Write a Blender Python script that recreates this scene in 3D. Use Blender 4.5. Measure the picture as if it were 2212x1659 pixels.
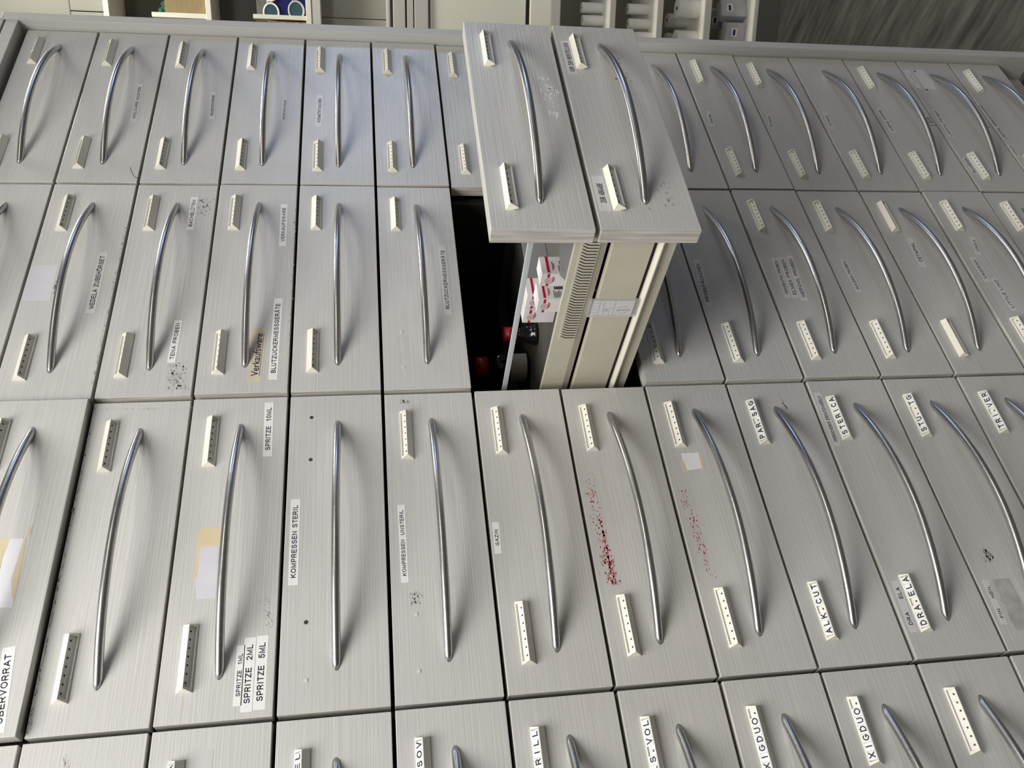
import bpy, bmesh, math, random
from mathutils import Matrix, Vector
S = 0.11                      # height of one drawer row in metres
ZF = 16.8                     # floor lies this many rows below the top seam
scene = bpy.context.scene
col = scene.collection
for o in list(bpy.data.objects):
    bpy.data.objects.remove(o, do_unlink=True)

# ---------------------------------------------------------------- camera, world, light, exposure
cam = bpy.data.cameras.new('camera')
cam.sensor_width = 36.0
cam.lens = 1809.6994 / 2212 * 36.0
cam.clip_start = 0.02
camo = bpy.data.objects.new('camera', cam)
col.objects.link(camo)
RIGHT = Vector((-0.11651365, -0.11241322, -0.98680689))
FWD = Vector((0.57891285, 0.799648, -0.15944584))
RIGHT.normalize(); FWD.normalize()
UP = RIGHT.cross(FWD).normalized()
CAMP = Vector((-0.22697, -0.83759, ZF * S - 0.54310))
camo.matrix_world = Matrix(((RIGHT.x, UP.x, -FWD.x, CAMP.x), (RIGHT.y, UP.y, -FWD.y, CAMP.y), (RIGHT.z, UP.z, -FWD.z, CAMP.z), (0, 0, 0, 1)))
scene.camera = camo

world = bpy.data.worlds.new('world'); scene.world = world
world.use_nodes = True
world.node_tree.nodes['Background'].inputs['Color'].default_value = (0.75, 0.85, 1.0, 1)
world.node_tree.nodes['Background'].inputs['Strength'].default_value = 0.15

def area_light(name, loc, rot, sx, sy, power, color):
    l = bpy.data.lights.new(name, 'AREA'); l.shape = 'RECTANGLE'; l.size = sx; l.size_y = sy
    l.energy = power; l.color = color
    o = bpy.data.objects.new(name, l); o.location = loc; o.rotation_euler = rot; col.objects.link(o)
    return o
# ceiling lamps, some of them fill added to brighten shelving and fronts, and the window light; housings are built further down
LAMPS_AND_FILLS = [(-0.50, -0.90, 1.10, 1.00, 50.0), (1.0, -2.1, 0.9, 0.9, 15.0), (1.90, -0.10, 0.5, 0.5, 26.0), (-2.2, -1.2, 1.2, 0.8, 5.0), (2.7, -1.9, 0.7, 0.7, 8.0)]
CEIL = 2.62
for lx, ly, lsx, lsy, lp in LAMPS_AND_FILLS:
    area_light('ceiling_and_fill_glow', (lx, ly, CEIL - 0.045), (0, 0, 0), lsx, lsy, lp, (1.0, 0.978, 0.95) if lp > 40 else (1.0, 0.94, 0.83))
WIN_Y, WIN_Z = -2.75, 1.38
area_light('window_glow', (4.88, WIN_Y, WIN_Z), (0, math.radians(90), 0), 0.90, 0.70, 26.0, (0.44, 0.60, 1.0))
scene.view_settings.view_transform = 'Standard'
scene.view_settings.look = 'None'
scene.view_settings.exposure = -0.13
scene.view_settings.gamma = 1.0
scene.view_settings.use_curve_mapping = False

# ---------------------------------------------------------------- materials
def mat(name, color, rough=0.5, metal=0.0, **kw):
    m = bpy.data.materials.new(name); m.use_nodes = True
    nt = m.node_tree; b = nt.nodes['Principled BSDF']
    b.inputs['Base Color'].default_value = (*color, 1)
    b.inputs['Roughness'].default_value = rough
    b.inputs['Metallic'].default_value = metal
    for k, v in kw.items():
        b.inputs[k.replace('_', ' ')].default_value = v
    return m
def noisy(name, c1, c2, scale, rough=0.5, bump=0.0, metal=0.0, rr=None, detail=5.0, big=None):
    """two colours mixed by stretched noise in object space, with an offset per object"""
    m = mat(name, c1, rough, metal); nt = m.node_tree; N = nt.nodes; L = nt.links; b = N['Principled BSDF']
    tc = N.new('ShaderNodeTexCoord'); oi = N.new('ShaderNodeObjectInfo')
    off = N.new('ShaderNodeVectorMath'); off.operation = 'SCALE'; off.inputs[3].default_value = 37.0
    cmb = N.new('ShaderNodeCombineXYZ')
    for i in range(3): L.new(oi.outputs['Random'], cmb.inputs[i])
    L.new(cmb.outputs[0], off.inputs[0])
    add = N.new('ShaderNodeVectorMath'); add.operation = 'ADD'
    L.new(tc.outputs['Object'], add.inputs[0]); L.new(off.outputs[0], add.inputs[1])
    mp = N.new('ShaderNodeMapping'); mp.inputs['Scale'].default_value = scale
    L.new(add.outputs[0], mp.inputs[0])
    nz = N.new('ShaderNodeTexNoise'); nz.inputs['Scale'].default_value = 1.0; nz.inputs['Detail'].default_value = detail
    nz.inputs['Roughness'].default_value = 0.6
    L.new(mp.outputs[0], nz.inputs['Vector'])
    rp = N.new('ShaderNodeValToRGB'); rp.color_ramp.elements[0].position = 0.3; rp.color_ramp.elements[1].position = 0.7
    rp.color_ramp.elements[0].color = (*c1, 1); rp.color_ramp.elements[1].color = (*c2, 1)
    L.new(nz.outputs['Fac'], rp.inputs[0])
    out = rp.outputs[0]
    if big:
        n2 = N.new('ShaderNodeTexNoise'); n2.inputs['Scale'].default_value = big[0]; n2.inputs['Detail'].default_value = 3.0
        L.new(add.outputs[0], n2.inputs['Vector'])
        r2 = N.new('ShaderNodeMapRange'); r2.inputs[1].default_value = 0.3; r2.inputs[2].default_value = 0.7
        r2.inputs[3].default_value = 1 - big[1]; r2.inputs[4].default_value = 1.0
        L.new(n2.outputs['Fac'], r2.inputs[0])
        r3 = N.new('ShaderNodeMapRange'); r3.inputs[3].default_value = 1 - big[2]; r3.inputs[4].default_value = 1.0
        L.new(oi.outputs['Random'], r3.inputs[0])
        mu = N.new('ShaderNodeMath'); mu.operation = 'MULTIPLY'; L.new(r2.outputs[0], mu.inputs[0]); L.new(r3.outputs[0], mu.inputs[1])
        sc = N.new('ShaderNodeVectorMath'); sc.operation = 'SCALE'; L.new(out, sc.inputs[0]); L.new(mu.outputs[0], sc.inputs[3])
        out = sc.outputs[0]
    L.new(out, b.inputs['Base Color'])
    if rr:
        mr = N.new('ShaderNodeMapRange'); mr.inputs[3].default_value = rr[0]; mr.inputs[4].default_value = rr[1]
        L.new(nz.outputs['Fac'], mr.inputs[0]); L.new(mr.outputs[0], b.inputs['Roughness'])
    if bump:
        bp = N.new('ShaderNodeBump'); bp.inputs['Strength'].default_value = bump; bp.inputs['Distance'].default_value = 0.0006
        L.new(nz.outputs['Fac'], bp.inputs['Height']); L.new(bp.outputs[0], b.inputs['Normal'])
    return m
M = {}
M['paint'] = noisy('painted_wood', (0.63, 0.625, 0.600), (0.69, 0.685, 0.660), (7, 500, 500), 0.4, 0.5, rr=(0.22, 0.38), big=(9.0, 0.06, 0.04))
M['paint'].node_tree.nodes['Principled BSDF'].inputs['Specular IOR Level'].default_value = 0.75
M['edge'] = noisy('worn_edge', (0.36, 0.34, 0.30), (0.66, 0.65, 0.61), (9, 300, 14), 0.5, 0.3)
M['trim'] = noisy('painted_trim', (0.60, 0.59, 0.57), (0.66, 0.65, 0.63), (300, 300, 6), 0.42, 0.1, big=(5.0, 0.04, 0.02))
M['dark'] = mat('shaded_interior', (0.018, 0.017, 0.015), 0.7)  # near black puts the shade of carcass and gaps into the colour
M['cream'] = noisy('cream_plastic', (0.80, 0.775, 0.68), (0.84, 0.815, 0.72), (30, 30, 30), 0.38)
M['cream_floor'] = mat('slot_plastic', (0.81, 0.795, 0.72), 0.45)
M['hole'] = mat('slot_hole', (0.05, 0.045, 0.04), 0.8)
M['tile'] = mat('tile_white', (0.88, 0.88, 0.86), 0.35)
M['ink'] = mat('ink', (0.012, 0.012, 0.03), 0.5)
M['steel'] = noisy('brushed_steel', (0.52, 0.52, 0.53), (0.60, 0.60, 0.61), (400, 30, 30), 0.3, 0.0, 1.0, rr=(0.27, 0.33))
M['label'] = mat('paper_label', (0.92, 0.92, 0.90), 0.4)
M['clear'] = mat('clear_label', (0.75, 0.75, 0.735), 0.3)
M['beige_label'] = noisy('beige_label', (0.66, 0.57, 0.43), (0.72, 0.66, 0.55), (20, 20, 20), 0.5)
M['white_paper'] = noisy('white_paper', (0.78, 0.78, 0.81), (0.83, 0.83, 0.84), (25, 25, 25), 0.6)
M['lilac_paper'] = noisy('lilac_paper', (0.66, 0.64, 0.70), (0.72, 0.71, 0.75), (25, 25, 25), 0.6)
M['yellow'] = noisy('yellowed_paper', (0.70, 0.57, 0.34), (0.76, 0.66, 0.46), (20, 20, 20), 0.6)
M['red'] = mat('red_ink', (0.55, 0.04, 0.08), 0.5)
M['pink'] = mat('faded_red_ink', (0.50, 0.17, 0.17), 0.5)
M['grime'] = mat('grey_residue', (0.42, 0.41, 0.385), 0.7)
M['scuff'] = mat('scuff_brown', (0.46, 0.43, 0.39), 0.6)
M['scrape'] = noisy('scraped_grey', (0.40, 0.395, 0.37), (0.60, 0.595, 0.57), (60, 60, 60), 0.6)
M['bag'] = mat('tape', (0.63, 0.63, 0.61), 0.25)
M['beige_metal'] = noisy('beige_enamel', (0.53, 0.50, 0.40), (0.60, 0.57, 0.46), (14, 14, 14), 0.35)
M['beige_light'] = mat('beige_rail', (0.80, 0.77, 0.66), 0.35)
M['pale_box'] = mat('pale_box', (0.30, 0.305, 0.265), 0.5)
M['tray_shade'] = mat('shaded_tray_inside', (0.10, 0.097, 0.082), 0.6)  # darkened against the beige sides to stand in for shade inside
M['rail'] = noisy('pale_grey_rail', (0.42, 0.46, 0.48), (0.62, 0.66, 0.68), (500, 3, 500), 0.3)
M['alu'] = noisy('aluminium', (0.50, 0.52, 0.54), (0.66, 0.68, 0.70), (300, 4, 300), 0.3, 0.2, 1.0)
M['plastic'] = mat('smoked_plastic', (0.30, 0.30, 0.31), 0.2, Alpha=0.8)
M['clearp'] = mat('clear_plastic', (0.85, 0.86, 0.88), 0.08, Alpha=0.25)
M['box_white'] = mat('carton_white', (0.82, 0.80, 0.80), 0.5)
M['box_red'] = mat('carton_red', (0.45, 0.0, 0.04), 0.5)
M['cap'] = mat('red_cap', (0.30, 0.006, 0.008), 0.4)
M['bottle'] = mat('dark_glass', (0.01, 0.01, 0.012), 0.12)
M['floor'] = noisy('dark_vinyl', (0.020, 0.019, 0.018), (0.115, 0.11, 0.10), (45, 6.0, 1), 0.45, 0.3, detail=9.0)
M['wall'] = noisy('wall_paint', (0.40, 0.37, 0.31), (0.44, 0.41, 0.35), (4, 4, 4), 0.8)
M['ceiling'] = mat('ceiling_paint', (0.60, 0.575, 0.52), 0.9)
M['lamp'] = mat('lamp_diffuser', (0.9, 0.9, 0.88), 0.5)
M['housing'] = mat('lamp_housing', (0.7, 0.7, 0.7), 0.5)
M['shelf'] = noisy('shelf_laminate', (0.78, 0.775, 0.69), (0.82, 0.815, 0.73), (6, 6, 6), 0.45)
M['shelf_grey'] = mat('grey_edge', (0.58, 0.575, 0.54), 0.5)
M['shelf_white'] = mat('white_laminate', (0.90, 0.89, 0.80), 0.4)
M['shelf_back'] = mat('shelf_back_panel', (0.36, 0.355, 0.31), 0.6)
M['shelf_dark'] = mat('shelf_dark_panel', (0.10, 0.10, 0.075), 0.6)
M['door_gloss'] = mat('gloss_door', (0.84, 0.86, 0.76), 0.2)
M['plinth'] = mat('dark_grey_plinth', (0.10, 0.10, 0.098), 0.4)
M['gauze'] = noisy('white_roll', (0.78, 0.78, 0.76), (0.84, 0.84, 0.82), (40, 40, 40), 0.8)
M['foil'] = noisy('grey_foil_pack', (0.42, 0.42, 0.45), (0.54, 0.54, 0.57), (30, 30, 30), 0.25)
M['card'] = noisy('cardboard', (0.24, 0.18, 0.09), (0.30, 0.23, 0.12), (40, 40, 200), 0.8)
M['green'] = noisy('green_plush', (0.0, 0.05, 0.04), (0.05, 0.20, 0.16), (120, 120, 120), 0.7)
M['navy'] = mat('navy_blue', (0.01, 0.015, 0.12), 0.3)
M['lens'] = mat('tinted_lens', (0.05, 0.10, 0.13), 0.05)
M['wicker'] = noisy('wicker', (0.25, 0.14, 0.05), (0.62, 0.42, 0.22), (300, 300, 300), 0.7)
M['stone'] = noisy('grey_stone_board', (0.12, 0.12, 0.11), (0.24, 0.24, 0.22), (10, 60, 60), 0.7)
M['glass'] = mat('clear_glass', (0.95, 0.97, 0.98), 0.03, Alpha=0.3)
M['black'] = mat('black_rubber', (0.01, 0.01, 0.01), 0.5)

# ---------------------------------------------------------------- helpers
def link(name, bm, mats, parent=None, smooth=False, M4=None):
    me = bpy.data.meshes.new(name)
    bmesh.ops.recalc_face_normals(bm, faces=bm.faces)
    bm.to_mesh(me); bm.free()
    for m in (mats if isinstance(mats, (list, tuple)) else [mats]): me.materials.append(m)
    if smooth:
        for p in me.polygons: p.use_smooth = True
    return inst(name, me, parent, M4)
def inst(name, me, parent=None, M4=None):
    o = bpy.data.objects.new(name, me); col.objects.link(o)
    if parent: o.parent = parent
    if M4 is not None: o.matrix_local = M4
    return o
def box(bm, x0, x1, y0, y1, z0, z1, mi=0, bev=0.0):
    vs = [bm.verts.new((x, y, z)) for x in (x0, x1) for y in (y0, y1) for z in (z0, z1)]
    fs = []
    for q in ((0, 1, 3, 2), (4, 6, 7, 5), (0, 4, 5, 1), (2, 3, 7, 6), (0, 2, 6, 4), (1, 5, 7, 3)):
        f = bm.faces.new([vs[i] for i in q]); f.material_index = mi; fs.append(f)
    if bev:
        es = list({e for f in fs for e in f.edges})
        bmesh.ops.bevel(bm, geom=es, offset=bev, segments=2, affect='EDGES', profile=0.6)
    return vs
def prism(bm, pts, lo, hi, axis='y', mi=0):
    """closed polygon extruded between two planes; pts are (x,z) for axis y, (y,z) for x, (x,y) for z"""
    def P(a, b, c):
        return {'y': (a, c, b), 'x': (c, a, b), 'z': (a, b, c)}[axis]
    a = [bm.verts.new(P(p[0], p[1], lo)) for p in pts]; b = [bm.verts.new(P(p[0], p[1], hi)) for p in pts]
    f = bm.faces.new(a); f.material_index = mi
    f = bm.faces.new(b[::-1]); f.material_index = mi
    n = len(pts)
    for i in range(n):
        f = bm.faces.new((a[i], b[i], b[(i + 1) % n], a[(i + 1) % n])); f.material_index = mi
def cyl(bm, c, r, z0, z1, seg=20, mi=0, axis='z', r2=None):
    pts = [(math.cos(2 * math.pi * i / seg), math.sin(2 * math.pi * i / seg)) for i in range(seg)]
    r2 = r if r2 is None else r2
    def P(a, b, h):
        return {'z': (c[0] + a, c[1] + b, h), 'y': (c[0] + a, h, c[1] + b), 'x': (h, c[0] + a, c[1] + b)}[axis]
    A = [bm.verts.new(P(p[0] * r, p[1] * r, z0)) for p in pts]; B = [bm.verts.new(P(p[0] * r2, p[1] * r2, z1)) for p in pts]
    for F in (A, B[::-1]):
        f = bm.faces.new(F); f.material_index = mi
    for i in range(seg):
        f = bm.faces.new((A[i], B[i], B[(i + 1) % seg], A[(i + 1) % seg])); f.material_index = mi; f.smooth = True
def tube(bm, pts, r, seg=10, mi=0, closed=False):
    rings = []
    n = len(pts)
    for i, p in enumerate(pts):
        p = Vector(p)
        a = Vector(pts[(i - 1) % n] if (closed or i) else pts[0]); b = Vector(pts[(i + 1) % n] if (closed or i < n - 1) else pts[-1])
        t = (b - a).normalized(); u = t.orthogonal().normalized() if i == 0 else (rings[-1][1] - t * rings[-1][1].dot(t)).normalized()
        w = t.cross(u)
        rings.append(([bm.verts.new(p + (u * math.cos(2 * math.pi * k / seg) + w * math.sin(2 * math.pi * k / seg)) * r) for k in range(seg)], u))
    for i in range(n if closed else n - 1):
        A = rings[i][0]; B = rings[(i + 1) % n][0]
        for k in range(seg):
            f = bm.faces.new((A[k], A[(k + 1) % seg], B[(k + 1) % seg], B[k])); f.material_index = mi; f.smooth = True
    if not closed:
        for F in (rings[0][0], rings[-1][0][::-1]):
            f = bm.faces.new(F); f.material_index = mi
def tag(o, label=None, cat=None, group=None, kind=None):
    for k, v in (('label', label), ('category', cat), ('group', group), ('kind', kind)):
        if v: o[k] = v
    return o
def empty(name, loc, label, cat, group=None):
    o = bpy.data.objects.new(name, None); col.objects.link(o); o.location = loc; o.empty_display_size = 0.02
    return tag(o, label, cat, group)
_text = {}
def text_mesh(body, bold=0.0):
    key = (body, bold)
    if key in _text: return _text[key]
    c = bpy.data.curves.new('lettering', 'FONT'); c.body = body; c.size = 1.0; c.offset = bold; c.resolution_u = 4
    o = bpy.data.objects.new('lettering', c); col.objects.link(o)
    dg = bpy.context.evaluated_depsgraph_get()
    me = bpy.data.meshes.new_from_object(o.evaluated_get(dg))
    bpy.data.objects.remove(o, do_unlink=True)
    xs = [v.co.x for v in me.vertices] or [0, 1]; ys = [v.co.y for v in me.vertices] or [0, 1]
    _text[key] = (me, min(xs), max(xs), min(ys), max(ys))
    return _text[key]
CAP = 0.70
def add_text(bm, body, fn, w, h, mi=1, bold=0.0, fit=True):
    """lettering w wide and h (capital height) tall centred on (0,0) of fn(a, b) -> point"""
    me, x0, x1, y0, y1 = text_mesh(body, bold)
    if not len(me.vertices): return
    cap = text_mesh('H', bold); ch = cap[4] - cap[3]; cy = (cap[4] + cap[3]) / 2
    sx = w / (x1 - x0) if fit else h / ch
    vs = [bm.verts.new(fn((v.co.x - (x0 + x1) / 2) * sx, (v.co.y - cy) * h / ch)) for v in me.vertices]
    for p in me.polygons:
        try:
            f = bm.faces.new([vs[i] for i in p.vertices]); f.material_index = mi
        except ValueError: pass
# plain sans capitals drawn as strokes: glyph -> (advance, list of polylines) on a cap height of 1
def arc(cx, cy, rx, ry, a0, a1, n=10):
    return [(cx + rx * math.cos(math.radians(a0 + (a1 - a0) * i / n)), cy + ry * math.sin(math.radians(a0 + (a1 - a0) * i / n))) for i in range(n + 1)]
def glyphs():
    g = {}
    g['A'] = (0.72, [[(0, 0), (0.34, 1), (0.68, 0)], [(0.12, 0.32), (0.56, 0.32)]])
    g['B'] = (0.66, [[(0, 0), (0, 1), (0.34, 1)] + arc(0.34, 0.76, 0.22, 0.24, 90, -90) + [(0, 0.52)], [(0.34, 0.52)] + arc(0.36, 0.26, 0.24, 0.26, 90, -90) + [(0, 0)]])
    g['C'] = (0.72, [arc(0.35, 0.5, 0.35, 0.5, 45, 315, 20)])
    g['D'] = (0.70, [[(0, 0), (0, 1), (0.26, 1)] + arc(0.26, 0.5, 0.38, 0.5, 90, -90, 14) + [(0, 0)]])
    g['E'] = (0.62, [[(0.56, 1), (0, 1), (0, 0), (0.58, 0)], [(0, 0.52), (0.52, 0.52)]])
    g['F'] = (0.58, [[(0.54, 1), (0, 1), (0, 0)], [(0, 0.50), (0.48, 0.50)]])
    g['G'] = (0.76, [arc(0.36, 0.5, 0.36, 0.5, 48, 330, 20) + [(0.70, 0.46), (0.42, 0.46)]])
    g['H'] = (0.68, [[(0, 0), (0, 1)], [(0.60, 0), (0.60, 1)], [(0, 0.52), (0.60, 0.52)]])
    g['I'] = (0.16, [[(0.04, 0), (0.04, 1)]])
    g['J'] = (0.52, [[(0.42, 1), (0.42, 0.24)] + arc(0.21, 0.24, 0.21, 0.24, 0, -180)])
    g['K'] = (0.68, [[(0, 0), (0, 1)], [(0.58, 1), (0.02, 0.40)], [(0.20, 0.58), (0.62, 0)]])
    g['L'] = (0.56, [[(0, 1), (0, 0), (0.50, 0)]])
    g['M'] = (0.82, [[(0, 0), (0, 1), (0.36, 0.08), (0.72, 1), (0.72, 0)]])
    g['N'] = (0.70, [[(0, 0), (0, 1), (0.60, 0), (0.60, 1)]])
    g['O'] = (0.80, [arc(0.38, 0.5, 0.38, 0.5, 0, 360, 26)])
    g['P'] = (0.64, [[(0, 0), (0, 1), (0.34, 1)] + arc(0.34, 0.72, 0.24, 0.28, 90, -90) + [(0, 0.44)]])
    g['Q'] = (0.80, [arc(0.38, 0.5, 0.38, 0.5, 0, 360, 26), [(0.45, 0.22), (0.74, -0.06)]])
    g['R'] = (0.70, [[(0, 0), (0, 1), (0.36, 1)] + arc(0.36, 0.74, 0.24, 0.26, 90, -90) + [(0, 0.48)], [(0.34, 0.48), (0.62, 0)]])
    g['S'] = (0.68, [arc(0.31, 0.745, 0.28, 0.255, 25, 250, 14) + arc(0.31, 0.265, 0.31, 0.265, 75, -155, 14)])
    g['T'] = (0.62, [[(0, 1), (0.60, 1)], [(0.30, 1), (0.30, 0)]])
    g['U'] = (0.70, [[(0, 1), (0, 0.30)] + arc(0.30, 0.30, 0.30, 0.30, 180, 360, 12) + [(0.60, 1)]])
    g['V'] = (0.68, [[(0, 1), (0.32, 0), (0.64, 1)]])
    g['W'] = (0.96, [[(0, 1), (0.22, 0), (0.45, 1), (0.68, 0), (0.90, 1)]])
    g['X'] = (0.68, [[(0, 1), (0.62, 0)], [(0.62, 1), (0, 0)]])
    g['Y'] = (0.66, [[(0, 1), (0.31, 0.45), (0.62, 1)], [(0.31, 0.45), (0.31, 0)]])
    g['Z'] = (0.64, [[(0.02, 1), (0.58, 1), (0, 0), (0.60, 0)]])
    g['0'] = (0.62, [arc(0.27, 0.5, 0.27, 0.5, 0, 360, 22)])
    g['1'] = (0.48, [[(0.06, 0.76), (0.28, 1), (0.28, 0)]])
    g['2'] = (0.60, [arc(0.26, 0.72, 0.25, 0.28, 165, -40, 12) + [(0, 0), (0.54, 0)]])
    g['5'] = (0.60, [[(0.48, 1), (0.08, 1), (0.04, 0.54)] + arc(0.26, 0.32, 0.27, 0.32, 125, -155, 14)])
    g['-'] = (0.45, [[(0.02, 0.5), (0.38, 0.5)]])
    g[' '] = (0.30, [])
    for u, b in (('Ä', 'A'), ('Ö', 'O'), ('Ü', 'U')):
        w, p = g[b]; m = {'A': 0.34, 'O': 0.38, 'U': 0.30}[b]
        g[u] = (w, p + [[(m - 0.17, 1.20), (m - 0.10, 1.20)], [(m + 0.10, 1.20), (m + 0.17, 1.20)]])
    return g
GLYPH = glyphs()
def stroke_text(bm, body, fn, w, h, mi=1, fit=True, sw=0.17, track=0.27):
    """the same words as flat strokes; w = total width (when fit), h = capital height"""
    tot = sum(GLYPH[c][0] + track for c in body) - track
    sx = (w / tot) if fit else h
    if fit: sx = min(sx, h * 1.25)
    x = -tot * sx / 2; hw = sw / 2
    for c in body:
        adv, lines = GLYPH[c]
        for ln in lines:
            pts = [(x + (p[0] + hw) * sx, (0.5 - 0.5 + hw * 0 + (p[1] * (1 - sw) + hw) - 0.5) * h) for p in ln]
            t = sw * h * 0.5 * (0.5 + 0.5 * min(1, sx / h)) ; n = len(pts); L = []; Rr = []
            closed = n > 3 and abs(pts[0][0] - pts[-1][0]) + abs(pts[0][1] - pts[-1][1]) < 1e-9
            for i, p in enumerate(pts):
                a = pts[i - 1] if i else (pts[-2] if closed else None)
                b = pts[i + 1] if i < n - 1 else (pts[1] if closed else None)
                d1 = Vector((p[0] - a[0], p[1] - a[1])).normalized() if a else None
                d2 = Vector((b[0] - p[0], b[1] - p[1])).normalized() if b else None
                if d1 is None: d1 = d2
                if d2 is None: d2 = d1
                n1 = Vector((-d1.y, d1.x)); n2 = Vector((-d2.y, d2.x)); m = (n1 + n2)
                if m.length < 0.3: m = n1
                m.normalize(); k = t / max(0.42, m.dot(n1))
                q = Vector(p)
                if a is None: q = q - d2 * t
                if b is None: q = q + d1 * t
                L.append(bm.verts.new(fn(*(q + m * k)))); Rr.append(bm.verts.new(fn(*(q - m * k))))
            for i in range(n - 1):
                f = bm.faces.new((L[i], L[i + 1], Rr[i + 1], Rr[i])); f.material_index = mi
        x += (adv + track) * sx
# ---------------------------------------------------------------- the chest of drawers
PITCH = 3.3767
XC = {'A': 2 * PITCH, 'B': PITCH, 'C': 0.0, 'D': -PITCH}
GX, GZ = 0.040, 0.034
W_ = (PITCH - GX) * S; H_ = (1 - GZ) * S; TH = 0.165 * S
def panel_mesh():
    bm = bmesh.new()
    x0, x1, z0, z1 = GX / 2 * S, (PITCH - GX / 2) * S, -(1 - GZ / 2) * S, -GZ / 2 * S
    b = 0.0007
    box(bm, x0, x1, 0, TH, z0, z1)
    bmesh.ops.bevel(bm, geom=list(bm.edges), offset=b, segments=2, affect='EDGES', profile=0.5)
    bmesh.ops.recalc_face_normals(bm, faces=bm.faces)
    for f in bm.faces:
        f.material_index = 0 if f.normal.y < -0.6 else 1
    me = bpy.data.meshes.new('front_panel'); bm.to_mesh(me); bm.free()
    me.materials.append(M['paint']); me.materials.append(M['edge'])
    return me
def handle_mesh():
    bm = bmesh.new(); r = 0.040; seg = 20; n = 48
    Rc = 2.906; yc = 2.625; cx = 1.695; cz = -0.515
    grid = []
    for k in range(seg):
        ph = 2 * math.pi * k / seg; rho = Rc + r * math.cos(ph); tm = math.acos(yc / rho)
        grid.append([bm.verts.new(((cx + rho * math.sin(tm * (2 * i / n - 1))) * S, (yc - rho * math.cos(tm * (2 * i / n - 1))) * S + (0.0003 if i in (0, n) else 0), (cz + r * math.sin(ph)) * S)) for i in range(n + 1)])
    for k in range(seg):
        A, B = grid[k], grid[(k + 1) % seg]
        for i in range(n):
            f = bm.faces.new((A[i], A[i + 1], B[i + 1], B[i])); f.smooth = True
    bm.faces.new([g[0] for g in grid]); bm.faces.new([g[-1] for g in grid][::-1])
    bmesh.ops.recalc_face_normals(bm, faces=bm.faces)
    me = bpy.data.meshes.new('handle'); bm.to_mesh(me); bm.free(); me.materials.append(M['steel'])
    return me
# tag bar: a three-sided bar with a slot in one face
HA, HB, HE, HH, HIP = 0.300, 0.063, 0.014, 0.077, 0.020
SL = math.hypot(HB, HH - HE)
SN = Vector((0, -HB, HH - HE)).normalized()      # outward normal of the slot face
def facet(x, v, off=0.0):
    """point on the slot face, v from its outer edge (0) to the ridge (1)"""
    p = Vector((x, -HE - v * (HH - HE), HB - v * HB)) + SN * off
    return p * S
def holder_mesh(flip):
    bm = bmesh.new()
    V = lambda x, y, z: bm.verts.new((x * S, y * S, z * S))
    b = [V(-HA, 0, HB), V(HA, 0, HB), V(HA, 0, -HB), V(-HA, 0, -HB)]
    e = [V(-HA, -HE, HB), V(HA, -HE, HB), V(HA, -HE, -HB), V(-HA, -HE, -HB)]
    r = [V(-HA + HIP, -HH, 0), V(HA - HIP, -HH, 0)]
    for i in range(4): bm.faces.new((b[i], b[(i + 1) % 4], e[(i + 1) % 4], e[i]))
    bm.faces.new(b[::-1])
    bm.faces.new((e[3], e[2], r[1], r[0])); bm.faces.new((e[1], e[2], r[1])); bm.faces.new((e[3], e[0], r[0]))
    ix, v0, v1, dp = 0.271, 0.07, 0.945, -0.022
    q = [bm.verts.new(facet(-ix, v0)), bm.verts.new(facet(ix, v0)), bm.verts.new(facet(ix, v1)), bm.verts.new(facet(-ix, v1))]
    o = [e[0], e[1], r[1], r[0]]
    d = [bm.verts.new(facet(-ix, v0, dp)), bm.verts.new(facet(ix, v0, dp)), bm.verts.new(facet(ix, v1, dp)), bm.verts.new(facet(-ix, v1, dp))]
    for i in range(4):
        j = (i + 1) % 4
        bm.faces.new((o[i], o[j], q[j], q[i])); f = bm.faces.new((q[i], q[j], d[j], d[i])); f.material_index = 1
    f = bm.faces.new(d); f.material_index = 1
    # raised strip with the seven peg holes
    p0, p1, pd = 0.38, 0.90, dp + 0.008
    a = [bm.verts.new(facet(x, v, dp)) for x, v in ((-0.235, p0), (0.235, p0), (0.235, p1), (-0.235, p1))]
    c = [bm.verts.new(facet(x, v, pd)) for x, v in ((-0.235, p0), (0.235, p0), (0.235, p1), (-0.235, p1))]
    for i in range(4):
        f = bm.faces.new((a[i], a[(i + 1) % 4], c[(i + 1) % 4], c[i])); f.material_index = 1
    f = bm.faces.new(c); f.material_index = 1
    for k in range(7):
        x = (k - 3) * 0.0752; h = 0.0085
        f = bm.faces.new([bm.verts.new(facet(xx, vv, pd + 0.001)) for xx, vv in ((x - h, 0.56), (x + h, 0.56), (x + h, 0.74), (x - h, 0.74))]); f.material_index = 2
    if flip:
        for v in bm.verts: v.co.z = -v.co.z
    bmesh.ops.recalc_face_normals(bm, faces=[f for f in bm.faces if f.material_index < 2])
    me = bpy.data.meshes.new('label_holder'); bm.to_mesh(me); bm.free()
    for m in ('cream', 'cream_floor', 'hole'): me.materials.append(M[m])
    return me
_tiles = {}
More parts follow.
